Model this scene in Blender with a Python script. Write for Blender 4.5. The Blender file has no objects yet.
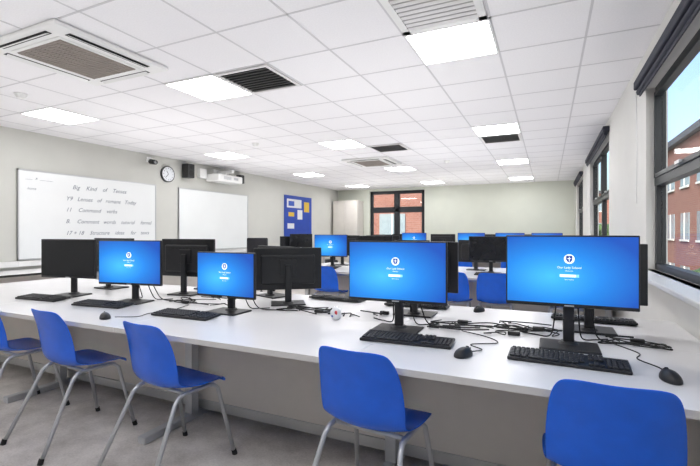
import bpy, bmesh, math, random
from mathutils import Vector, Matrix, Euler
random.seed(4)
scene = bpy.context.scene
try:
    scene.view_settings.view_transform = 'Standard'
except Exception:
    pass

# ------------------------------------------------------------------ materials
def new_mat(name):
    m = bpy.data.materials.new(name); m.use_nodes = True
    nt = m.node_tree
    return m, nt, nt.nodes['Principled BSDF']

def mat(name, col, rough=0.5, metal=0.0, var=0.0, vscale=8.0, bump=0.0, bscale=60.0, spec=0.5, emit=0.0):
    m, nt, b = new_mat(name)
    b.inputs['Base Color'].default_value = (*col, 1)
    b.inputs['Roughness'].default_value = rough
    b.inputs['Metallic'].default_value = metal
    b.inputs['Specular IOR Level'].default_value = spec
    tc = nt.nodes.new('ShaderNodeTexCoord')
    if var > 0:
        n = nt.nodes.new('ShaderNodeTexNoise'); n.inputs['Scale'].default_value = vscale
        n.inputs['Detail'].default_value = 5
        nt.links.new(tc.outputs['Object'], n.inputs['Vector'])
        r = nt.nodes.new('ShaderNodeValToRGB')
        r.color_ramp.elements[0].position = 0.3; r.color_ramp.elements[1].position = 0.7
        r.color_ramp.elements[0].color = (*[c*(1-var) for c in col], 1)
        r.color_ramp.elements[1].color = (*[min(1, c*(1+var)) for c in col], 1)
        nt.links.new(n.outputs['Fac'], r.inputs['Fac'])
        nt.links.new(r.outputs['Color'], b.inputs['Base Color'])
    if bump > 0:
        n2 = nt.nodes.new('ShaderNodeTexNoise'); n2.inputs['Scale'].default_value = bscale
        nt.links.new(tc.outputs['Object'], n2.inputs['Vector'])
        bp = nt.nodes.new('ShaderNodeBump'); bp.inputs['Strength'].default_value = bump
        bp.inputs['Distance'].default_value = 0.01
        nt.links.new(n2.outputs['Fac'], bp.inputs['Height'])
        nt.links.new(bp.outputs['Normal'], b.inputs['Normal'])
    if emit > 0:
        b.inputs['Emission Color'].default_value = (*col, 1)
        b.inputs['Emission Strength'].default_value = emit
    return m

M = {}
M['wall'] = mat('wall_paint_greige', (0.61, 0.61, 0.57), 0.7, var=0.02, vscale=3, bump=0.05, bscale=150)
M['wallback'] = mat('wall_paint_sage', (0.65, 0.67, 0.59), 0.7, var=0.02, vscale=3, bump=0.05, bscale=150)
M['wallright'] = mat('wall_paint_light', (0.73, 0.72, 0.69), 0.7, var=0.02, vscale=3, bump=0.05, bscale=150)
M['tile'] = mat('mineral_fibre_tile', (0.88, 0.87, 0.89), 0.85, var=0.03, vscale=90, bump=0.12, bscale=220)
M['tbar'] = mat('ceiling_grid_bar', (0.64, 0.63, 0.65), 0.6, var=0.02)
M['white'] = mat('white_enamel', (0.84, 0.84, 0.83), 0.35, var=0.01)
M['whiteboard'] = mat('whiteboard_surface', (0.86, 0.88, 0.88), 0.18, var=0.015, vscale=2)
M['alu'] = mat('aluminium_trim', (0.62, 0.63, 0.64), 0.35, 0.8, var=0.03)
M['steel'] = mat('grey_powder_steel', (0.52, 0.53, 0.55), 0.32, 0.4, var=0.04, vscale=20)
M['desk'] = mat('desk_laminate', (0.80, 0.79, 0.795), 0.27, var=0.012, vscale=4)
M['deskedge'] = mat('desk_edge_band', (0.60, 0.58, 0.57), 0.5, var=0.02)
M['panel'] = mat('modesty_panel_grey', (0.70, 0.66, 0.62), 0.5, var=0.02)
M['blue'] = mat('blue_polypropylene', (0.004, 0.125, 0.76), 0.24, var=0.05, vscale=15, bump=0.06, bscale=400)
M['black'] = mat('black_plastic', (0.013, 0.013, 0.015), 0.42, var=0.15, vscale=30, bump=0.05, bscale=300)
M['black2'] = mat('black_keycap', (0.022, 0.022, 0.025), 0.5, var=0.1, vscale=30)
M['glossblack'] = mat('screen_glass_off', (0.012, 0.013, 0.016), 0.25, var=0.05)
M['rubber'] = mat('black_rubber', (0.015, 0.015, 0.015), 0.7, var=0.1)
M['frame'] = mat('anthracite_window_frame', (0.018, 0.021, 0.026), 0.4, var=0.05)
M['sill'] = mat('sill_white', (0.80, 0.80, 0.79), 0.3, var=0.01)
M['grille'] = mat('ac_grille_taupe', (0.34, 0.30, 0.27), 0.6, var=0.05)
M['dark'] = mat('vent_dark_recess', (0.025, 0.025, 0.025), 0.8, var=0.05)
M['slat'] = mat('vent_slat', (0.30, 0.295, 0.295), 0.5, var=0.03)
M['paleslat'] = mat('vent_slat_pale', (0.76, 0.75, 0.75), 0.5, var=0.03)
M['greyrecess'] = mat('vent_grey_recess', (0.45, 0.44, 0.44), 0.7, var=0.03)
M['cupboard'] = mat('cupboard_cream', (0.72, 0.68, 0.63), 0.45, var=0.02)
M['ink'] = mat('dry_marker_ink', (0.16, 0.19, 0.24), 0.6, var=0.05)
M['posterblue'] = mat('poster_blue', (0.01, 0.06, 0.42), 0.5, var=0.05)
M['posterwhite'] = mat('poster_white', (0.8, 0.82, 0.85), 0.5, var=0.02)
M['posteryellow'] = mat('poster_yellow', (0.75, 0.50, 0.05), 0.5, var=0.03)
M['red'] = mat('red_print', (0.6, 0.05, 0.06), 0.5, var=0.05)
M['blind'] = mat('blind_fabric_navy', (0.018, 0.020, 0.035), 0.7, var=0.08)
M['navyfabric'] = mat('office_fabric', (0.02, 0.02, 0.025), 0.9, var=0.1)
M['grass'] = mat('grass', (0.14, 0.20, 0.08), 0.9, var=0.3, vscale=2)
M['asphalt'] = mat('light_paving', (0.50, 0.48, 0.46), 0.9, var=0.1, vscale=2)
M['leaf'] = mat('foliage', (0.06, 0.11, 0.04), 0.8, var=0.5, vscale=4, bump=0.8, bscale=9)
M['bark'] = mat('bark', (0.10, 0.07, 0.05), 0.9, var=0.3, vscale=8)
M['roof'] = mat('roof_slate', (0.10, 0.10, 0.12), 0.7, var=0.1)
M['iconwhite'] = mat('screen_icon_white', (0.9, 0.95, 1.0), 0.4, emit=0.8)
M['iconnavy'] = mat('screen_icon_navy', (0.02, 0.06, 0.3), 0.4, emit=0.6)
M['iconcyan'] = mat('screen_icon_cyan', (0.25, 0.65, 0.95), 0.4, emit=0.7)

def emission(name, col, s):
    m = bpy.data.materials.new(name); m.use_nodes = True
    nt = m.node_tree; nt.nodes.clear()
    e = nt.nodes.new('ShaderNodeEmission'); e.inputs['Color'].default_value = (*col, 1); e.inputs['Strength'].default_value = s
    o = nt.nodes.new('ShaderNodeOutputMaterial'); nt.links.new(e.outputs[0], o.inputs[0])
    return m
M['led'] = emission('led_diffuser', (0.99, 0.99, 1.0), 19.0)

# screen wallpaper
m, nt, b = new_mat('screen_blue_wallpaper')
uv = nt.nodes.new('ShaderNodeUVMap'); uv.uv_map = 'UVMap'
mp = nt.nodes.new('ShaderNodeMapping'); mp.inputs['Location'].default_value = (-0.36, -0.40, 0)
nt.links.new(uv.outputs[0], mp.inputs['Vector'])
gr = nt.nodes.new('ShaderNodeTexGradient'); gr.gradient_type = 'SPHERICAL'
nt.links.new(mp.outputs[0], gr.inputs['Vector'])
rp = nt.nodes.new('ShaderNodeValToRGB')
rp.color_ramp.elements[0].position = 0.28; rp.color_ramp.elements[0].color = (0.004, 0.085, 0.50, 1)
rp.color_ramp.elements[1].position = 1.0; rp.color_ramp.elements[1].color = (0.06, 0.54, 0.98, 1)
e2 = rp.color_ramp.elements.new(0.62); e2.color = (0.010, 0.25, 0.82, 1)
nt.links.new(gr.outputs['Fac'], rp.inputs['Fac'])
b.inputs['Base Color'].default_value = (0.01, 0.01, 0.02, 1); b.inputs['Roughness'].default_value = 0.3
nt.links.new(rp.outputs['Color'], b.inputs['Emission Color']); b.inputs['Emission Strength'].default_value = 1.12
M['screen'] = m

# floor : mottled vinyl
m, nt, b = new_mat('floor_mottled_vinyl')
tc = nt.nodes.new('ShaderNodeTexCoord')
n1 = nt.nodes.new('ShaderNodeTexNoise'); n1.inputs['Scale'].default_value = 3.5; n1.inputs['Detail'].default_value = 8; n1.inputs['Roughness'].default_value = 0.65
n2 = nt.nodes.new('ShaderNodeTexNoise'); n2.inputs['Scale'].default_value = 90; n2.inputs['Detail'].default_value = 3
nt.links.new(tc.outputs['Object'], n1.inputs['Vector']); nt.links.new(tc.outputs['Object'], n2.inputs['Vector'])
mx = nt.nodes.new('ShaderNodeMath'); mx.operation = 'MULTIPLY_ADD'; mx.inputs[1].default_value = 0.3
nt.links.new(n2.outputs['Fac'], mx.inputs[0]); nt.links.new(n1.outputs['Fac'], mx.inputs[2])
rp = nt.nodes.new('ShaderNodeValToRGB')
rp.color_ramp.elements[0].position = 0.48; rp.color_ramp.elements[0].color = (0.40, 0.365, 0.34, 1)
rp.color_ramp.elements[1].position = 0.80; rp.color_ramp.elements[1].color = (0.70, 0.66, 0.63, 1)
nt.links.new(mx.outputs[0], rp.inputs['Fac']); nt.links.new(rp.outputs['Color'], b.inputs['Base Color'])
b.inputs['Roughness'].default_value = 0.42
M['floor'] = m

def brick(name, c1, c2, mortar):
    m, nt, b = new_mat(name)
    tc = nt.nodes.new('ShaderNodeTexCoord')
    sx = nt.nodes.new('ShaderNodeSeparateXYZ'); nt.links.new(tc.outputs['Object'], sx.inputs[0])
    ad = nt.nodes.new('ShaderNodeMath'); ad.operation = 'ADD'
    nt.links.new(sx.outputs[0], ad.inputs[0]); nt.links.new(sx.outputs[1], ad.inputs[1])
    cb = nt.nodes.new('ShaderNodeCombineXYZ'); nt.links.new(ad.outputs[0], cb.inputs[0]); nt.links.new(sx.outputs[2], cb.inputs[1])
    bt = nt.nodes.new('ShaderNodeTexBrick'); bt.inputs['Scale'].default_value = 2.2
    bt.inputs['Color1'].default_value = (*c1, 1); bt.inputs['Color2'].default_value = (*c2, 1); bt.inputs['Mortar'].default_value = (*mortar, 1)
    nt.links.new(cb.outputs[0], bt.inputs['Vector']); nt.links.new(bt.outputs['Color'], b.inputs['Base Color'])
    b.inputs['Roughness'].default_value = 0.85
    return m
M['brick'] = brick('red_brick', (0.24, 0.085, 0.065), (0.30, 0.12, 0.09), (0.28, 0.21, 0.19))
M['pane_out'] = mat('outside_window_glass', (0.25, 0.32, 0.38), 0.1, var=0.1)

m = bpy.data.materials.new('window_glass'); m.use_nodes = True
nt = m.node_tree; nt.nodes.clear()
t = nt.nodes.new('ShaderNodeBsdfTransparent'); t.inputs[0].default_value = (0.95, 0.98, 0.98, 1)
g = nt.nodes.new('ShaderNodeBsdfGlossy'); g.inputs['Roughness'].default_value = 0.02
x = nt.nodes.new('ShaderNodeMixShader'); x.inputs[0].default_value = 0.05
o = nt.nodes.new('ShaderNodeOutputMaterial')
nt.links.new(t.outputs[0], x.inputs[1]); nt.links.new(g.outputs[0], x.inputs[2]); nt.links.new(x.outputs[0], o.inputs[0])
M['glass'] = m

# ------------------------------------------------------------------ mesh builder
class MB:
    def __init__(s): s.v=[]; s.f=[]; s.m=[]; s.s=[]; s.uv={}; s.mats=[]
    def mi(s, k):
        if k not in s.mats: s.mats.append(k)
        return s.mats.index(k)
    def add(s, vs, fs, k, smooth=False, mtx=None):
        o=len(s.v); i=s.mi(k)
        for p in vs:
            p=Vector(p); s.v.append(mtx@p if mtx is not None else p)
        for f in fs:
            s.f.append([a+o for a in f]); s.m.append(i); s.s.append(smooth)
    def bmadd(s, bm, k, smooth=False, mtx=None):
        bm.verts.index_update()
        s.add([v.co.copy() for v in bm.verts], [[v.index for v in f.verts] for f in bm.faces], k, smooth, mtx); bm.free()
    def box(s, x0,x1,y0,y1,z0,z1, k, bev=0, seg=2, mtx=None, smooth=False):
        if bev<=0:
            vs=[(x0,y0,z0),(x1,y0,z0),(x1,y1,z0),(x0,y1,z0),(x0,y0,z1),(x1,y0,z1),(x1,y1,z1),(x0,y1,z1)]
            s.add(vs,[(3,2,1,0),(4,5,6,7),(0,1,5,4),(1,2,6,5),(2,3,7,6),(3,0,4,7)],k,False,mtx); return
        bm=bmesh.new(); bmesh.ops.create_cube(bm,size=1)
        for v in bm.verts:
            v.co=Vector(((x0+x1)/2+v.co.x*(x1-x0),(y0+y1)/2+v.co.y*(y1-y0),(z0+z1)/2+v.co.z*(z1-z0)))
        bmesh.ops.bevel(bm,geom=list(bm.edges),offset=bev,segments=seg,profile=0.5,affect='EDGES')
        s.bmadd(bm,k,smooth,mtx)
    def cyl(s,p1,p2,r1,r2,k,seg=16,mtx=None,cap=True):
        p1=Vector(p1);p2=Vector(p2); d=(p2-p1); q=d.to_track_quat('Z','Y')
        vs=[];fs=[]
        for i in range(seg):
            a=2*math.pi*i/seg; c=Vector((math.cos(a),math.sin(a),0))
            vs.append(p1+q@(c*r1)); vs.append(p2+q@(c*r2))
        for i in range(seg):
            j=(i+1)%seg; fs.append((2*i,2*j,2*j+1,2*i+1))
        s.add(vs,fs,k,True,mtx)
        if cap:
            s.add(vs,[tuple(2*i for i in reversed(range(seg))),tuple(2*i+1 for i in range(seg))],k,False,mtx)
    def tube(s,pts,r,k,seg=8,mtx=None):
        pts=[Vector(p) for p in pts]; n=len(pts); vs=[];fs=[]
        up=Vector((0,0,1)); prev=None
        for i,p in enumerate(pts):
            d=(pts[min(i+1,n-1)]-pts[max(i-1,0)]).normalized()
            if prev is None:
                a=d.cross(up)
                if a.length<0.05: a=d.cross(Vector((1,0,0)))
            else: a=prev-d*prev.dot(d)
            a.normalize(); prev=a; b=d.cross(a)
            for j in range(seg):
                t=2*math.pi*j/seg; vs.append(p+a*math.cos(t)*r+b*math.sin(t)*r)
        for i in range(n-1):
            for j in range(seg):
                j2=(j+1)%seg; fs.append((i*seg+j,i*seg+j2,(i+1)*seg+j2,(i+1)*seg+j))
        fs.append(tuple(reversed(range(seg)))); fs.append(tuple((n-1)*seg+j for j in range(seg)))
        s.add(vs,fs,k,True,mtx)
    def sphere(s,c,r,k,sub=3,mtx=None,fn=None):
        bm=bmesh.new(); bmesh.ops.create_icosphere(bm,subdivisions=sub,radius=1)
        for v in bm.verts:
            co=v.co.copy()
            if fn: co=fn(co)
            v.co=Vector((c[0]+co.x*r[0],c[1]+co.y*r[1],c[2]+co.z*r[2]))
        s.bmadd(bm,k,True,mtx)
    def quad_uv(s,vs,k):
        s.add(vs,[(0,1,2,3)],k); s.uv[len(s.f)-1]=[(0,0),(1,0),(1,1),(0,1)]
    def text(s,txt,size,mtx,k,shear=0.0,align='LEFT'):
        cu=bpy.data.curves.new('t','FONT'); cu.body=txt; cu.size=size; cu.shear=shear; cu.align_x=align; cu.resolution_u=2
        ob=bpy.data.objects.new('t',cu); scene.collection.objects.link(ob)
        bpy.context.view_layer.update()
        me=bpy.data.meshes.new_from_object(ob.evaluated_get(bpy.context.evaluated_depsgraph_get()))
        s.add([v.co.copy() for v in me.vertices],[list(p.vertices) for p in me.polygons],k,False,mtx)
        bpy.data.objects.remove(ob); bpy.data.curves.remove(cu); bpy.data.meshes.remove(me)
    def mesh(s,name):
        me=bpy.data.meshes.new(name); me.from_pydata([tuple(v) for v in s.v],[],s.f); 
        for k in s.mats: me.materials.append(M[k])
        me.polygons.foreach_set('material_index',s.m); me.polygons.foreach_set('use_smooth',s.s)
        if s.uv:
            ul=me.uv_layers.new(name='UVMap')
            for fi,uvs in s.uv.items():
                p=me.polygons[fi]
                for li,u in zip(p.loop_indices,uvs): ul.data[li].uv=u
        me.update(); return me
    def obj(s,name,loc=(0,0,0),rz=0):
        return place(s.mesh(name),name,loc,rz)
def place(me,name,loc=(0,0,0),rz=0):
    ob=bpy.data.objects.new(name,me); ob.location=loc; ob.rotation_euler=(0,0,math.radians(rz))
    scene.collection.objects.link(ob); return ob

# ------------------------------------------------------------------ room shell
XL,XR,YF,YB,H=-6.7,0.7,-2.0,13.4,2.7
T=0.3; TR=0.14
b=MB(); b.box(XL-T,XR+TR,YF-T,YB+T,-0.15,0,'floor'); b.obj('floor')
b=MB()
b.box(XL-T,XR+TR,YF-T,YB+T,H,H+0.2,'tile')
xs=[-0.35+0.6*k for k in range(-11,2)]
ys=[2.95+0.6*k for k in range(-8,18)]
for x_ in xs:
    if XL<x_<XR: b.box(x_-0.008,x_+0.008,YF,YB,H-0.002,H+0.01,'tbar')
for y_ in ys:
    if YF<y_<YB: b.box(XL,XR,y_-0.008,y_+0.008,H-0.002,H+0.01,'tbar')
b.obj('ceiling')
b=MB(); b.box(XL-T,XL,YF-T,YB+T,0,H,'wall'); b.obj('wall_left')
b=MB(); b.box(XL,XR,YF-T,YF,0,H,'wall'); b.obj('wall_front')
BW=(-5.5,-3.6,1.05,2.62)
b=MB()
b.box(XL,BW[0],YB,YB+T,0,H,'wallback'); b.box(BW[1],XR,YB,YB+T,0,H,'wallback')
b.box(BW[0],BW[1],YB,YB+T,0,BW[2],'wallback'); b.box(BW[0],BW[1],YB,YB+T,BW[3],H,'wallback')
b.obj('wall_back')
wins=[(-1.2,4.02,0.98,2.40),(6.25,8.95,0.98,2.52),(10.7,12.9,0.98,2.52)]
b=MB(); y=YF-T
for (a,c,z0,z1) in wins:
    b.box(XR,XR+TR,y,a,0,H,'wallright'); b.box(XR,XR+TR,a,c,0,z0,'wallright'); b.box(XR,XR+TR,a,c,z1,H,'wallright'); y=c
b.box(XR,XR+TR,y,YB+T,0,H,'wallright'); b.obj('wall_right')

def window_right(n,a,c,z0,z1,mull,trans):
    b=MB(); x0,x1=XR+0.06,XR+0.12; w=0.05
    b.box(x0,x1,a,a+w,z0,z1,'frame'); b.box(x0,x1,c-w,c,z0,z1,'frame')
    b.box(x0,x1,a,c,z0,z0+w,'frame'); b.box(x0,x1,a,c,z1-w,z1,'frame')
    edges=[a]+mull+[c]
    for m_ in mull: b.box(x0-0.005,x1,m_-0.03,m_+0.03,z0,z1,'frame')
    b.box(x0-0.005,x1,a,c,trans-0.03,trans+0.03,'frame')
    for i in range(len(edges)-1):
        e0,e1=edges[i]+0.035,edges[i+1]-0.035
        q0,q1=trans+0.03,z1-w
        s_=0.03; xx0,xx1=x0-0.015,x0+0.03
        b.box(xx0,xx1,e0,e0+s_,q0,q1,'frame'); b.box(xx0,xx1,e1-s_,e1,q0,q1,'frame')
        b.box(xx0,xx1,e0,e1,q0,q0+s_,'frame'); b.box(xx0,xx1,e0,e1,q1-s_,q1,'frame')
        b.box(x0-0.035,x0-0.015,(e0+e1)/2-0.05,(e0+e1)/2+0.05,trans+0.04,trans+0.06,'alu')
    b.box(x0+0.03,x0+0.036,a+w,c-w,z0+w,z1-w,'glass')
    b.obj('window_%d'%n)
    s=MB(); s.box(XR-0.13,XR+0.06,a-0.05,c+0.05,z0-0.03,z0,'sill',0.006); s.obj('trim_%d'%n)
    r=MB(); r.box(XR-0.075,XR-0.001,a-0.06,c+0.06,z1+0.01,z1+0.08,'blind',0.01)
    r.cyl((XR-0.04,a-0.04,z1-0.012),(XR-0.04,c+0.04,z1-0.012),0.022,0.022,'blind',14)
    r.box(XR-0.045,XR-0.035,a,c,z1-0.055,z1-0.02,'blind')
    r.tube([(XR-0.06,c+0.03,z1),(XR-0.055,c+0.03,z1-0.5),(XR-0.06,c+0.03,z1-0.9)],0.003,'white',6)
    r.obj('roller_blind')
window_right(1,*wins[0],[0.0,1.2,2.5],1.66)
window_right(2,*wins[1],[7.6],1.78)
window_right(3,*wins[2],[11.8],1.78)
b=MB(); x0,x1,z0,z1=BW; y0,y1=YB+0.08,YB+0.15; w=0.07
b.box(x0,x0+w,y0,y1,z0,z1,'frame'); b.box(x1-w,x1,y0,y1,z0,z1,'frame'); b.box(x0,x1,y0,y1,z0,z0+w,'frame'); b.box(x0,x1,y0,y1,z1-w,z1,'frame')
xm=(x0+x1)/2; b.box(xm-0.06,xm+0.06,y0-0.01,y1,z0,z1,'frame'); b.box(x0,x1,y0-0.01,y1,1.93,2.04,'frame')
for (e0,e1) in ((x0+w,xm-0.06),(xm+0.06,x1-w)):
    for (q0,q1) in ((z0+w,1.93),(2.04,z1-w)):
        s_=0.04
        b.box(e0,e0+s_,y0-0.02,y0+0.02,q0,q1,'frame'); b.box(e1-s_,e1,y0-0.02,y0+0.02,q0,q1,'frame')
        b.box(e0,e1,y0-0.02,y0+0.02,q0,q0+s_,'frame'); b.box(e0,e1,y0-0.02,y0+0.02,q1-s_,q1,'frame')
b.box(x0+w,x1-w,y0+0.03,y0+0.036,z0+w,z1-w,'glass'); b.obj('window_4')
s=MB(); s.box(x0-0.05,x1+0.05,YB-0.1,YB+0.08,z0-0.03,z0,'sill',0.006); s.obj('trim_4')
for nm,bx in (('left',(XL,XL+0.018,YF,YB)),('right',(XR-0.018,XR,YF,YB)),('back',(XL,XR,YB-0.018,YB)),('front',(XL,XR,YF,YF+0.018))):
    b=MB(); b.box(bx[0],bx[1],bx[2],bx[3],0,0.10,'steel'); b.obj('baseboard_'+nm)

# ------------------------------------------------------------------ ceiling fittings
b=MB()
b.box(-0.298,0.298,-0.298,0.298,-0.012,-0.004,'white')
b.box(-0.282,0.282,-0.282,0.282,-0.0135,-0.0118,'led')
led=b.mesh('ceiling_light_panel')
for x_ in (-0.65,-3.05,-5.45):
    for y_ in (0.25,3.25,6.25,9.25,12.25):
        place(led,'ceiling_light_panel',(x_,y_,H+0.001))
def vent(pale):
    b=MB(); a=0.285; fr='white' if pale else 'paleslat'; sl='paleslat' if pale else 'slat'
    w=0.05 if pale else 0.03
    for (p,q,r,t) in ((-a,a,-a,-a+w),(-a,a,a-w,a),(-a,-a+w,-a,a),(a-w,a,-a,a)): b.box(p,q,r,t,-0.016,-0.003,fr)
    b.box(-a+0.02,a-0.02,-a+0.02,a-0.02,-0.005,-0.003,'greyrecess' if pale else 'dark')
    for i in range(9):
        yy=-0.22+i*0.055
        mt=Matrix.Translation((0,yy,-0.012))@Matrix.Rotation(math.radians(-20 if pale else 35),4,'X')
        b.box(-a+w,a-w,-0.012,0.012,-0.001,0.001,sl,mtx=mt)
    return b.mesh('ceiling_air_vent')
vd=vent(False); vl=vent(True)
place(vd,'ceiling_air_vent',(-2.45,3.25,H)); place(vd,'ceiling_air_vent',(-2.45,6.85,H)); place(vd,'ceiling_air_vent',(-0.65,6.85,H)); place(vl,'ceiling_air_vent',(-0.65,2.65,H))
b=MB(); a=0.475
b.box(-a,a,-a,a,-0.035,-0.003,'white',0.012,2)
b.box(-0.30,0.30,-0.34,0.34,-0.042,-0.034,'white',0.004)
b.box(-0.27,0.27,-0.31,0.31,-0.044,-0.041,'grille')
for i in range(24):
    yy=-0.30+i*0.026; b.box(-0.265,0.265,yy-0.004,yy+0.004,-0.05,-0.0435,'grille')
for i in range(9):
    xx=-0.26+i*0.065; b.box(xx-0.003,xx+0.003,-0.305,0.305,-0.0505,-0.043,'grille')
for sx in (-1,1):
    b.box(sx*0.385-0.028,sx*0.385+0.028,-0.33,0.33,-0.037,-0.033,'dark')
    mt=Matrix.Translation((sx*0.385,0,-0.042))@Matrix.Rotation(sx*0.5,4,'Y'); b.box(-0.022,0.022,-0.32,0.32,-0.002,0.002,'white',mtx=mt)
    b.box(-0.30,0.30,sx*0.405-0.022,sx*0.405+0.022,-0.037,-0.033,'dark')
    mt=Matrix.Translation((0,sx*0.405,-0.042))@Matrix.Rotation(-sx*0.5,4,'X'); b.box(-0.29,0.29,-0.018,0.018,-0.002,0.002,'white',mtx=mt)
ac=b.mesh('ceiling_air_conditioner')
place(ac,'ceiling_air_conditioner',(-3.45,2.2,H)); place(ac,'ceiling_air_conditioner',(-3.25,8.05,H))
b=MB(); b.cyl((0,0,-0.012),(0,0,0),0.06,0.06,'white',24); b.cyl((0,0,-0.045),(0,0,-0.012),0.035,0.055,'white',24); sd=b.mesh('smoke_detector')
for p in ((-4.95,2.55),(-4.3,5.6),(-1.85,8.6)): place(sd,'smoke_detector',(p[0],p[1],H))

# ------------------------------------------------------------------ left wall things
TW=Matrix(((0,0,1,0),(1,0,0,0),(0,1,0,0),(0,0,0,1)))
def whiteboard(y0,y1,z0,z1,lines):
    b=MB(); x=XL+0.001
    b.box(x,x+0.02,y0,y1,z0,z1,'whiteboard')
    w=0.018
    b.box(x,x+0.028,y0,y0+w,z0,z1,'alu'); b.box(x,x+0.028,y1-w,y1,z0,z1,'alu'); b.box(x,x+0.028,y0,y1,z0,z0+w,'alu'); b.box(x,x+0.028,y0,y1,z1-w,z1,'alu')
    b.box(x,x+0.07,y0+0.5,y1-0.5,z0-0.01,z0+0.003,'alu')
    for i,(t,yy,zz,sz) in enumerate(lines):
        mt=Matrix.Translation((x+0.022,yy,zz))@TW
        b.text(t,sz,mt,'ink',0.35)
    b.obj('whiteboard')
whiteboard(3.40,5.70,0.87,2.15,[("Big    Kind    of    Tenses",4.15,1.93,0.092),("Y9   Lenses   of   romans   Today",4.05,1.75,0.090),
 ("11    Command    verbs",4.05,1.58,0.088),("B.    Comment   words    tutorial     formal",4.05,1.40,0.088),("17 + 18    Structure    ideas     for    texts",4.05,1.22,0.088),("31   -   -",4.05,1.05,0.08),("___  x  ______",3.5,2.02,0.06),("home",3.52,1.87,0.05)])
whiteboard(6.24,8.40,0.87,2.15,[])
b=MB(); x=XL
b.cyl((x,5.97,2.38),(x+0.04,5.97,2.38),0.155,0.155,'black',40); b.cyl((x+0.04,5.97,2.38),(x+0.042,5.97,2.38),0.138,0.138,'posterwhite',40)
for i in range(12):
    a=math.pi*i/6; mt=Matrix.Translation((x+0.043,5.97,2.38))@Matrix.Rotation(a,4,'X'); b.box(0,0.001,-0.004,0.004,0.10,0.122,'black',mtx=mt)
for a,l in ((0.6,0.07),(2.4,0.1)):
    mt=Matrix.Translation((x+0.044,5.97,2.38))@Matrix.Rotation(a,4,'X'); b.box(0,0.001,-0.005,0.005,0,l,'black',mtx=mt)
b.obj('wall_clock')
def speaker(y,z):
    b=MB(); b.box(XL+0.03,XL+0.2,y-0.09,y+0.09,z-0.14,z+0.14,'black',0.012); b.box(XL,XL+0.04,y-0.03,y+0.03,z-0.04,z+0.04,'steel')
    b.cyl((XL+0.2,y,z-0.05),(XL+0.203,y,z-0.05),0.06,0.055,'rubber',20); b.cyl((XL+0.2,y,z+0.07),(XL+0.203,y,z+0.07),0.03,0.026,'rubber',16)
    b.obj('wall_speaker')
speaker(6.40,2.49); 
b=MB(); b.cyl((XL,5.55,2.60),(XL+0.10,5.55,2.60),0.02,0.02,'white',12); b.box(XL,XL+0.02,5.50,5.60,2.55,2.65,'white',0.004)
b.cyl((XL+0.06,5.55,2.56),(XL+0.22,5.52,2.53),0.045,0.045,'black',18); b.cyl((XL+0.22,5.52,2.53),(XL+0.225,5.52,2.53),0.035,0.03,'glossblack',18); b.obj('security_camera')
b=MB()
b.box(XL,XL+0.04,7.2,7.5,2.38,2.64,'white',0.008); b.box(XL+0.04,XL+0.45,7.31,7.39,2.55,2.61,'white',0.01)
b.box(XL+0.05,XL+0.42,6.95,7.72,2.34,2.50,'white',0.03,3); b.box(XL+0.18,XL+0.3,7.3,7.4,2.48,2.56,'white',0.005)
b.cyl((XL+0.14,7.22,2.488),(XL+0.14,7.22,2.51),0.055,0.045,'glossblack',20)
for i in range(8): b.box(XL+0.42,XL+0.424,7.1+i*0.03,7.115+i*0.03,2.39,2.46,'steel')
b.box(XL+0.42,XL+0.424,7.42,7.56,2.40,2.45,'steel')
b.box(XL,XL+0.09,6.75,6.95,2.40,2.60,'white',0.01)
b.obj('wall_projector')
b=MB(); b.box(XL+0.03,XL+0.17,7.95,8.09,2.40,2.60,'black',0.01); b.box(XL,XL+0.04,8.0,8.04,2.48,2.52,'steel'); b.obj('wall_speaker')
b=MB(); b.box(XL+.001,XL+0.02,10.0,11.5,1.1,2.3,'posterblue')
b.box(XL+0.02,XL+0.022,10.12,10.9,1.95,2.2,'posterwhite'); b.box(XL+0.02,XL+0.022,10.15,10.5,1.35,1.50,'posterwhite')
b.box(XL+0.02,XL+0.022,11.05,11.35,1.85,2.15,'posteryellow'); b.box(XL+0.02,XL+0.022,10.2,10.5,1.70,1.82,'posteryellow'); b.box(XL+0.022,XL+0.023,10.2,10.5,2.0,2.14,'iconnavy')
b.box(XL+0.02,XL+0.023,10.68,10.95,1.62,1.9,'posterwhite'); b.obj('noticeboard_poster')
b=MB(); b.box(-6.62,-5.72,12.85,13.35,0.0,2.3,'cupboard',0.006)
b.box(-6.61,-6.175,12.83,12.85,0.08,2.28,'cupboard',0.004); b.box(-6.165,-5.73,12.83,12.85,0.08,2.28,'cupboard',0.004)
b.box(-6.21,-6.195,12.80,12.83,1.0,1.2,'alu'); b.box(-6.145,-6.13,12.80,12.83,1.0,1.2,'alu'); b.obj('storage_cupboard')
b=MB(); b.box(XL,XL+0.05,0.0,9.6,0.78,0.86,'sill',0.004)
for i in range(7): b.box(XL+0.05,XL+0.056,1+i*1.2,1.15+i*1.2,0.785,0.855,'white',0.002)
b.obj('trim_5')

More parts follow.
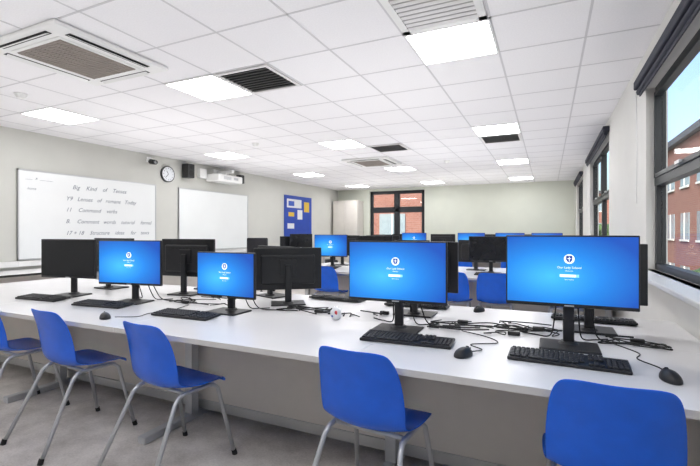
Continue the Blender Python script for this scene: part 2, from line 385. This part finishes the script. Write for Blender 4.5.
# ------------------------------------------------------------------ benches
def island(x0,x1,y0,y1,w=1.6):
    b=MB(); ym=(y0+y1)/2; n=max(1,round((x1-x0)/w)); ww=(x1-x0)/n
    for i in range(n):
        a,c=x1-(i+1)*ww+0.001,x1-i*ww-0.001
        for (p,q) in ((y0,ym-0.001),(ym+0.001,y1)):
            b.box(a,c,p,q,0.712,0.74,'desk',0.0012,1)
            b.box(a,c,p-0.0008 if p==y0 else q-0.001,p+0.001 if p==y0 else q+0.0008,0.7125,0.7385,'deskedge')
            b.box(a+0.05,c-0.05,p+0.12,p+0.16,0.675,0.712,'steel'); b.box(a+0.05,c-0.05,q-0.16,q-0.12,0.675,0.712,'steel')
    b.box(x0-0.001,x0+0.001,y0,y1,0.7125,0.739,'rubber')
    for i in range(n+1):
        xx=x1-i*ww; xx=min(max(xx,x0+0.06),x1-0.06)
        b.box(xx-0.025,xx+0.025,y0+0.10,y1-0.10,0.675,0.712,'steel')
        for yy in (y0+0.58,y1-0.58): b.box(xx-0.03,xx+0.03,yy-0.03,yy+0.03,0.03,0.69,'steel')
        b.box(xx-0.03,xx+0.03,y0+0.18,y1-0.18,0.0,0.045,'steel',0.006)
    for yy in (y0+0.66,y1-0.66):
        b.box(x0+0.05,x1-0.01,yy-0.009,yy+0.009,0.11,0.712,'panel')
        b.box(x0+0.05,x1-0.01,yy-0.02,yy+0.02,0.05,0.11,'alu')
    b.obj('computer_bench')
island(-5.1,0.68,1.6,3.1); island(-3.4,0.68,5.05,6.55); island(-3.4,0.68,8.3,9.8)
b=MB(); b.box(-6.64,-5.98,0.6,9.3,0.712,0.74,'desk',0.002,1); b.box(-5.981,-5.979,0.6,9.3,0.712,0.739,'rubber')
b.box(-6.6,-6.55,0.7,9.2,0.66,0.712,'steel')
for i in range(6):
    yy=0.75+i*1.69; b.box(-6.6,-6.03,yy-0.025,yy+0.025,0.675,0.712,'steel'); b.box(-6.08,-6.03,yy-0.025,yy+0.025,0,0.69,'steel'); b.box(-6.6,-6.55,yy-0.025,yy+0.025,0,0.69,'steel')
b.box(-6.3,-6.28,0.7,9.2,0.15,0.712,'panel'); b.obj('wall_bench')

# ------------------------------------------------------------------ chairs
def chair_mesh():
    prof=[(-.232,.812,.152,.030),(-.222,.787,.172,.034),(-.203,.72,.186,.040),(-.186,.645,.195,.045),(-.176,.572,.199,.048),(-.166,.515,.197,.046),(-.140,.472,.194,.036),(-.085,.452,.199,.026),(0,.446,.208,.020),(.09,.448,.212,.016),(.165,.452,.208,.010),(.205,.442,.192,.004),(.222,.418,.170,0)]
    nU=12; bm=bmesh.new(); g=[]
    for i,(y,z,hw,c) in enumerate(prof):
        a=prof[max(i-1,0)]; e=prof[min(i+1,len(prof)-1)]
        ty,tz=e[0]-a[0],e[1]-a[1]; L=math.hypot(ty,tz); ny,nz=-tz/L,ty/L
        row=[]
        for j in range(nU+1):
            u=-1+2*j/nU
            d=c*(abs(u)**2.2)
            zz=z+nz*d - (0.02*abs(u)**4 if i<2 else 0); yy=y+ny*d - (0.015*abs(u)**4 if i>10 else 0)
            row.append(bm.verts.new((hw*u,yy,zz)))
        g.append(row)
    for i in range(len(g)-1):
        for j in range(nU): bm.faces.new((g[i][j],g[i+1][j],g[i+1][j+1],g[i][j+1]))
    me=bpy.data.meshes.new('tmp'); bm.to_mesh(me); bm.free()
    ob=bpy.data.objects.new('tmp',me); scene.collection.objects.link(ob)
    so=ob.modifiers.new('s','SOLIDIFY'); so.thickness=0.007; so.offset=0
    ss=ob.modifiers.new('b','SUBSURF'); ss.levels=2
    bpy.context.view_layer.update()
    m2=bpy.data.meshes.new_from_object(ob.evaluated_get(bpy.context.evaluated_depsgraph_get()))
    b=MB(); b.add([v.co.copy() for v in m2.vertices],[list(p.vertices) for p in m2.polygons],'blue',True)
    bpy.data.objects.remove(ob)
    r=0.0115
    for sx in (-1,1):
        b.tube([(sx*.215,.235,.005),(sx*.178,.145,.405),(sx*.172,.12,.427),(sx*.170,.09,.433),(sx*.170,-.07,.433),(sx*.172,-.10,.427),(sx*.178,-.13,.400),(sx*.222,-.32,.005)],r,'steel',10)
        for yy in (.238,-.322): b.cyl((sx*(.216 if yy>0 else .222),yy,0),(sx*(.214 if yy>0 else .220),yy*0.97,.03),.015,.014,'rubber',12)
    b.tube([(-.17,.07,.433),(.17,.07,.433)],r*.9,'steel',10); b.tube([(-.17,-.06,.433),(.17,-.06,.433)],r*.9,'steel',10)
    return b.mesh('classroom_chair')
ch=chair_mesh()
for (x_,y_,r_) in [(0.188,1.735,0),(-0.69,1.74,-5),(-1.87,1.72,-6),(-2.71,1.73,-5),(-3.44,1.74,-5),
                   (-0.55,5.17,0),(-1.02,5.12,3),(-2.72,5.18,0),(-1.9,5.2,0),(0.2,5.2,2),
                   (-0.6,8.45,0),(-1.5,8.45,0),(-2.7,8.42,0),(-0.3,10.0,180),(-2.1,10.0,175)]:
    place(ch,'classroom_chair',(x_,y_,0),r_)

# ------------------------------------------------------------------ monitors
MT=Matrix(((1,0,0,0),(0,0,-1,0),(0,1,0,0),(0,0,0,1)))
def monitor_mesh(zb,on,w=0.54,h=0.322):
    b=MB(); z0,z1=zb,zb+h; hw=w/2
    b.box(-hw,hw,-0.012,0.012,z0,z1,'black',0.004,2)
    b.box(-hw+0.05,hw-0.05,0.010,0.034,z0+0.04,z1-0.05,'black',0.012,2)
    b.box(-0.06,0.06,0.030,0.045,z0+h*0.35,z0+h*0.72,'black',0.004)
    for i in range(8): b.box(-0.14+i*0.037,-0.12+i*0.037,0.0335,0.0348,z1-0.085,z1-0.075,'rubber')
    sx0,sx1,sz0,sz1=-hw+0.006,hw-0.006,z0+0.016,z1-0.007; yy=-0.0127
    if on:
        b.quad_uv([(sx0,yy,sz0),(sx1,yy,sz0),(sx1,yy,sz1),(sx0,yy,sz1)],'screen')
        cz=(sz0+sz1)/2+0.052; yl=-0.0133
        sh=[(-.015,.018),(.015,.018),(.015,-.004),(.009,-.014),(0,-.020),(-.009,-.014),(-.015,-.004)]
        cn=20; circ=[(0.022*math.cos(2*math.pi*i/cn),0.022*math.sin(2*math.pi*i/cn)) for i in range(cn)]
        b.add([(p[0],yl,cz+p[1]) for p in circ],[tuple(range(cn))],'iconwhite')
        b.add([(p[0]*.85,yl-.0003,cz+p[1]*.85) for p in sh],[tuple(reversed(range(7)))],'iconnavy')
        b.box(-.0013,.0013,yl-.0008,yl-.0004,cz-.011,cz+.011,'iconwhite'); b.box(-.008,.008,yl-.0008,yl-.0004,cz+.001,cz+.0035,'iconwhite')
        b.text('Our Lady School',0.0145,Matrix.Translation((0,yl,cz-0.044))@MT,'iconwhite',0,'CENTER')
        b.text('Welcome',0.008,Matrix.Translation((0,yl,cz-0.057))@MT,'iconwhite',0,'CENTER')
        b.box(-.040,.040,yl,yl+.0004,cz-.084,cz-.070,'iconcyan'); b.box(-.038,.027,yl-.0003,yl,cz-.0825,cz-.0715,'iconwhite')
        b.text('Sign-in options',0.0065,Matrix.Translation((0,yl,cz-0.096))@MT,'iconwhite',0,'CENTER')
    else:
        b.box(sx0,sx1,yy,yy+0.001,sz0,sz1,'glossblack')
    b.box(-0.02,0.02,-0.0135,-0.0118,z0+0.004,z0+0.010,'steel')
    b.box(-0.024,0.024,0.040,0.068,0.008,z0+h*0.6,'black',0.006,2)
    b.box(-0.125,0.125,-0.075,0.115,0.0,0.011,'black',0.005,2)
    b.cyl((0,0.054,0.010),(0,0.054,0.022),0.045,0.035,'black',20)
    return b.mesh('computer_monitor')
mhi=monitor_mesh(0.19,True,.545,.33); mmid=monitor_mesh(0.155,True,.55,.33); mlo=monitor_mesh(0.10,True,.48,.30); off=monitor_mesh(0.15,False); offlo=monitor_mesh(0.105,False,.5,.31); moff=monitor_mesh(0.18,True)
D=0.74
def mon(me,x,y,r=0): place(me,'computer_monitor',(x,y,D),r)
mon(mhi,0.088,2.20,0); mon(mmid,-0.745,2.19,1); mon(mlo,-1.93,2.20,0); mon(monitor_mesh(0.135,True,0.56,0.335),-2.85,2.20,10); mon(off,-3.62,2.22,12)
mon(off,0.20,2.66,180); mon(off,-0.78,2.70,180); mon(offlo,-1.76,2.68,216); mon(offlo,-2.06,2.95,160); mon(off,-2.80,2.72,186); mon(off,-3.75,2.72,180)
mon(mmid,-2.95,5.65,0); mon(off,-0.66,5.66,4); mon(offlo,-1.7,5.66,0); mon(off,-2.25,5.66,0); mon(mmid,0.2,5.66,0)
mon(off,-2.95,6.1,180); mon(off,-2.3,6.12,180); mon(offlo,-0.9,6.1,180); mon(off,-0.1,6.1,180)
for x_ in (-0.02,-0.68,-1.42,-2.62): mon(moff,x_,8.9,0)
for x_ in (-0.3,-1.1,-2.1,-3.0): mon(off,x_,9.35,180)

# ------------------------------------------------------------------ keyboards & mice
b=MB(); tilt=Matrix.Rotation(math.radians(3.5),4,'X')@Matrix.Translation((0,0,0.0045))
b.box(-.222,.222,-.07,.07,0.0,.014,'black',.004,2,mtx=tilt)
pitch=.0187
def key(cx,cy,w=.0165,h=.0158): b.box(cx-w/2,cx+w/2,cy-h/2,cy+h/2,.013,.0215,'black2',.0022,1,mtx=tilt)
for r in range(6):
    cy=.052-r*.0205+(0 if r else .003)
    if r<5:
        for c in range(15): key(-.205+c*pitch,cy)
    else:
        for c in (0,1,2): key(-.203+c*.0225,cy,.020)
        key(-.085,cy,.112)
        for c in (0,1,2): key(-.012+c*.0225,cy,.020)
    if r in (0,1,2,5):
        for c in range(3): key(.088+c*.0185-.0,cy)
    if r==4: key(.088+.0185,cy)
    if r>0:
        for c in range(4): key(.150+c*.0185,cy)
kb=b.mesh('computer_keyboard')
b=MB()
def mf(co):
    z=max(co.z,-0.15); return Vector((co.x*(1-0.12*co.y),co.y,z))
b.sphere((0,0,0.0055),(.031,.054,.034),'black',3,fn=mf)
b.cyl((-.004,.026,.031),(.004,.026,.031),.009,.009,'rubber',14)
b.box(-.0006,.0006,.012,.05,.028,.0345,'rubber',mtx=Matrix.Rotation(-.12,4,'X'))
ms=b.mesh('computer_mouse')
for (x_,y_,r_) in [(0.068,1.96,-2),(-0.625,2.0,3),(-2.08,2.0,2),(-2.92,2.03,6),(-3.62,2.02,4),(0.24,2.92,178),(-0.85,2.95,182),(-2.7,2.97,180),(-1.5,2.98,176),(-0.6,5.42,0),(-2.95,5.4,0),(-1.7,5.42,0),(0.15,5.42,0),(-.7,8.6,0),(-1.45,8.6,0),(-2.6,8.6,0)]:
    place(kb,'computer_keyboard',(x_,y_,D),r_)
for (x_,y_,r_) in [(0.40,1.88,12),(-0.33,1.87,-25),(-2.48,1.74,60),(-0.42,2.95,160),(-0.2,5.4,0),(-1.3,5.4,0)]:
    place(ms,'computer_mouse',(x_,y_,D),r_)

# ------------------------------------------------------------------ cables
def catmull(p,n=8):
    out=[]; P=[p[0]]+p+[p[-1]]
    for i in range(1,len(P)-2):
        for k in range(n):
            t=k/n; a,b_,c,d=[Vector(q) for q in P[i-1:i+3]]
            q=0.5*((2*b_)+(-a+c)*t+(2*a-5*b_+4*c-d)*t*t+(-a+3*b_-3*c+d)*t**3)
            q.z=max(q.z,0.7445); out.append(q)
    out.append(Vector(p[-1])); return out
def tangle(x0,x1,y0,y1,n):
    b=MB()
    for i in range(n):
        k=random.randint(4,6); pts=[]
        x_=random.uniform(x0,x1); y_=random.uniform(y0,y1); lay=0.7455+random.choice([0,0.0,0.007,0.014])
        sgn=random.choice((-1,1))
        for j in range(k):
            pts.append((x_,y_,lay+random.uniform(0,0.006)))
            x_+=sgn*random.uniform(-0.05,0.2); y_+=random.uniform(-0.12,0.12)
            if x_>x1 or x_<x0: sgn=-sgn
            x_=min(max(x_,x0),x1); y_=min(max(y_,y0),y1)
        b.tube(catmull(pts),random.choice([.003,.0036,.0042]),'rubber',6)
    for i in range(max(1,n//5)):
        cx,cy=random.uniform(x0,x1),random.uniform(y0,y1)
        b.box(cx-.03,cx+.03,cy-.012,cy+.012,.741,.762,'black',.004,2)
    b.obj('cable_tangle')
tangle(-0.60,-0.10,2.30,2.56,11); tangle(-0.25,0.05,2.34,2.66,6); tangle(0.22,0.5,2.34,2.52,4); tangle(-1.65,-1.25,2.38,2.55,7); tangle(-2.6,-2.15,2.34,2.56,8); tangle(-1.2,-0.95,2.4,2.6,4)
def lead(pts,r=.0026):
    b=MB(); b.tube(catmull([(p[0],p[1],D+p[2]) for p in pts]),r,'rubber',6); b.obj('mouse_cable')
lead([(.40,1.935,.008),(.395,2.02,.005),(.34,2.12,.005),(.36,2.22,.005),(.28,2.36,.005)])
lead([(-.31,1.925,.008),(-.27,1.99,.005),(-.33,2.06,.005),(-.22,2.14,.005),(-.28,2.24,.005),(-.42,2.32,.005)])
lead([(-2.43,1.77,.008),(-2.33,1.85,.005),(-2.35,1.95,.005),(-2.31,2.1,.005),(-2.36,2.3,.005)])
b=MB()
for (mx_,my_) in ((.088,2.29),(-.745,2.28),(-1.93,2.29),(-2.85,2.29)):
    for dx in (-.05,.04,.09):
        b.tube(catmull([(mx_+dx,my_+.0,D+.22),(mx_+dx*1.2,my_+.04,D+.10),(mx_+dx*1.6,my_+.08,D+.014),(mx_+dx*3,my_+.11,D+.006),(mx_+dx*4.5,my_+.15,D+.006)]),.0035,'rubber',6)
b.obj('monitor_cable')
b=MB()
b.sphere((0,0,0.036),(.034,.028,.042),'posterwhite',3,fn=lambda c:Vector((c.x,c.y,max(c.z,-.85)))*(1+0.16*math.sin(9*c.x+4*c.z)*math.cos(7*c.y-5*c.z)))
b.sphere((.010,-.021,.046),(.010,.008,.014),'red',2); b.sphere((-.014,-.019,.026),(.009,.008,.008),'posterblue',2)
b.obj('crumpled_snack_wrapper',(-1.17,2.31,D))

# ------------------------------------------------------------------ teacher corner
b=MB(); b.box(-5.75,-4.75,8.2,8.9,.712,.74,'desk',.002,1)
for xx in (-5.7,-4.8):
    for yy in (8.26,8.84): b.box(xx-.02,xx+.02,yy-.02,yy+.02,0,.712,'steel')
b.box(-5.7,-4.8,8.80,8.815,.35,.70,'panel'); b.obj('teacher_desk')
mon(off,-5.25,8.55,15); mon(offlo,-5.6,8.6,60)
b=MB()
b.box(-.24,.24,-.23,.23,.44,.52,'navyfabric',.03,3); b.box(-.22,.22,-.28,-.22,.60,1.14,'navyfabric',.025,3)
b.cyl((0,0,.12),(0,0,.44),.028,.028,'black',14); b.box(-.03,.03,-.27,-.2,.47,.66,'black')
for i in range(5):
    a=2*math.pi*i/5; e=(.28*math.cos(a),.28*math.sin(a)); b.tube([(0,0,.13),(e[0]*.6,e[1]*.6,.105),(e[0],e[1],.075)],.018,'black',8)
    b.sphere((e[0],e[1],.03),(.03,.03,.03),'rubber',2)
for sx in (-1,1): b.tube([(sx*.25,.05,.48),(sx*.28,.05,.58),(sx*.28,.05,.68)],.012,'black',8); b.box(sx*.28-.03,sx*.28+.03,-.08,.16,.68,.71,'black',.008)
oc=b.mesh('office_chair')
place(oc,'office_chair',(-5.5,7.35,0),20); place(oc,'office_chair',(-5.3,9.9,0),150)

# ------------------------------------------------------------------ outside
GZ=-3.2
b=MB(); b.box(-60,80,14.2,120,GZ-.2,GZ,'grass'); b.box(1.3,80,-30,14.2,GZ-.2,GZ,'asphalt'); b.box(2.5,7,14.2,70,GZ,GZ+.02,'asphalt'); b.obj('outside_ground')
def building(x0,x1,y0,y1,h,face):
    b=MB(); b.box(x0,x1,y0,y1,GZ,GZ+h,'brick'); b.box(x0-.3,x1+.3,y0-.3,y1+.3,GZ+h,GZ+h+.35,'roof')
    for fl in range(int(h//3)):
        z=GZ+1+fl*3
        if 'y' in face:
            n=int((x1-x0)//3)
            for i in range(n):
                a=x0+.8+i*3; b.box(a,a+1.6,y0-.05,y0+.05,z,z+1.5,'pane_out'); b.box(a-.06,a+1.66,y0-.1,y0-.04,z-.1,z,'sill'); b.box(a+.77,a+.83,y0-.08,y0-.04,z,z+1.5,'sill')
        if 'x' in face:
            n=int((y1-y0)//3)
            for i in range(n):
                a=y0+.8+i*3; b.box(x0-.05,x0+.05,a,a+1.6,z,z+1.5,'pane_out'); b.box(x0-.1,x0-.04,a-.06,a+1.66,z-.1,z,'sill'); b.box(x0-.08,x0-.04,a+.77,a+.83,z,z+1.5,'sill')
    b.obj('brick_building')
building(-22,-3,24,34,9.2,'y'); building(7.0,20,16,52,9.6,'xy'); building(-2,30,62,72,9.2,'y')
def tree(x,y,h,r):
    b=MB(); b.cyl((x,y,GZ),(x,y,GZ+h*.6),.18,.1,'bark',10)
    for i in range(40):
        a=random.uniform(0,6.28); rr=random.uniform(0,r*.85); zz=GZ+h*random.uniform(.5,.95); s=r*random.uniform(.18,.36)
        b.sphere((x+rr*math.cos(a),y+rr*math.sin(a),zz),(s,s,s*.9),'leaf',2,fn=lambda c:c*random.uniform(.75,1.2))
    b.obj('broadleaf_tree')
tree(4.4,16,3.4,1.0); tree(3.5,33,5.0,1.8); tree(-9,19,5,1.5)

# ------------------------------------------------------------------ world, sun, lights, camera
w=bpy.data.worlds.new('World'); scene.world=w; w.use_nodes=True; nt=w.node_tree
bg=nt.nodes['Background']; sk=nt.nodes.new('ShaderNodeTexSky'); sk.sky_type='NISHITA'
sk.sun_elevation=math.radians(38); sk.sun_rotation=math.radians(200); sk.sun_disc=False; sk.air_density=1.0; sk.dust_density=5
nt.links.new(sk.outputs[0],bg.inputs[0]); bg.inputs[1].default_value=0.4
sl=bpy.data.lights.new('sun','SUN'); sl.energy=2.6; sl.angle=0.02; so=bpy.data.objects.new('sun',sl); so.rotation_euler=Euler((math.radians(50),0,math.radians(-35))); scene.collection.objects.link(so)
# added fill spots without fixtures, aimed up from the aisles to brighten the ceiling
for i,(x_,y_) in enumerate([(-1.4,0.2),(-4.6,0.4),(-1.4,4.1),(-4.6,4.3),(-1.5,7.4),(-4.7,7.4),(-1.6,11.4),(-4.6,11.4)]):
    fl=bpy.data.lights.new('ceiling_fill','SPOT'); fl.energy=76; fl.spot_size=math.radians(165); fl.spot_blend=1.0; fl.shadow_soft_size=0.06
    fo=bpy.data.objects.new('ceiling_fill',fl); fo.location=(x_,y_,0.62); fo.rotation_euler=(math.pi,0,0); scene.collection.objects.link(fo)
cam=bpy.data.cameras.new('camera'); cam.sensor_width=36; cam.lens=36*425/700; cam.shift_y=-2/700; cam.clip_start=0.05; cam.clip_end=300
co=bpy.data.objects.new('camera',cam); co.location=(0,0,1.28); co.rotation_euler=(math.radians(90),0,math.atan(198/425)); scene.collection.objects.link(co)
scene.camera=co
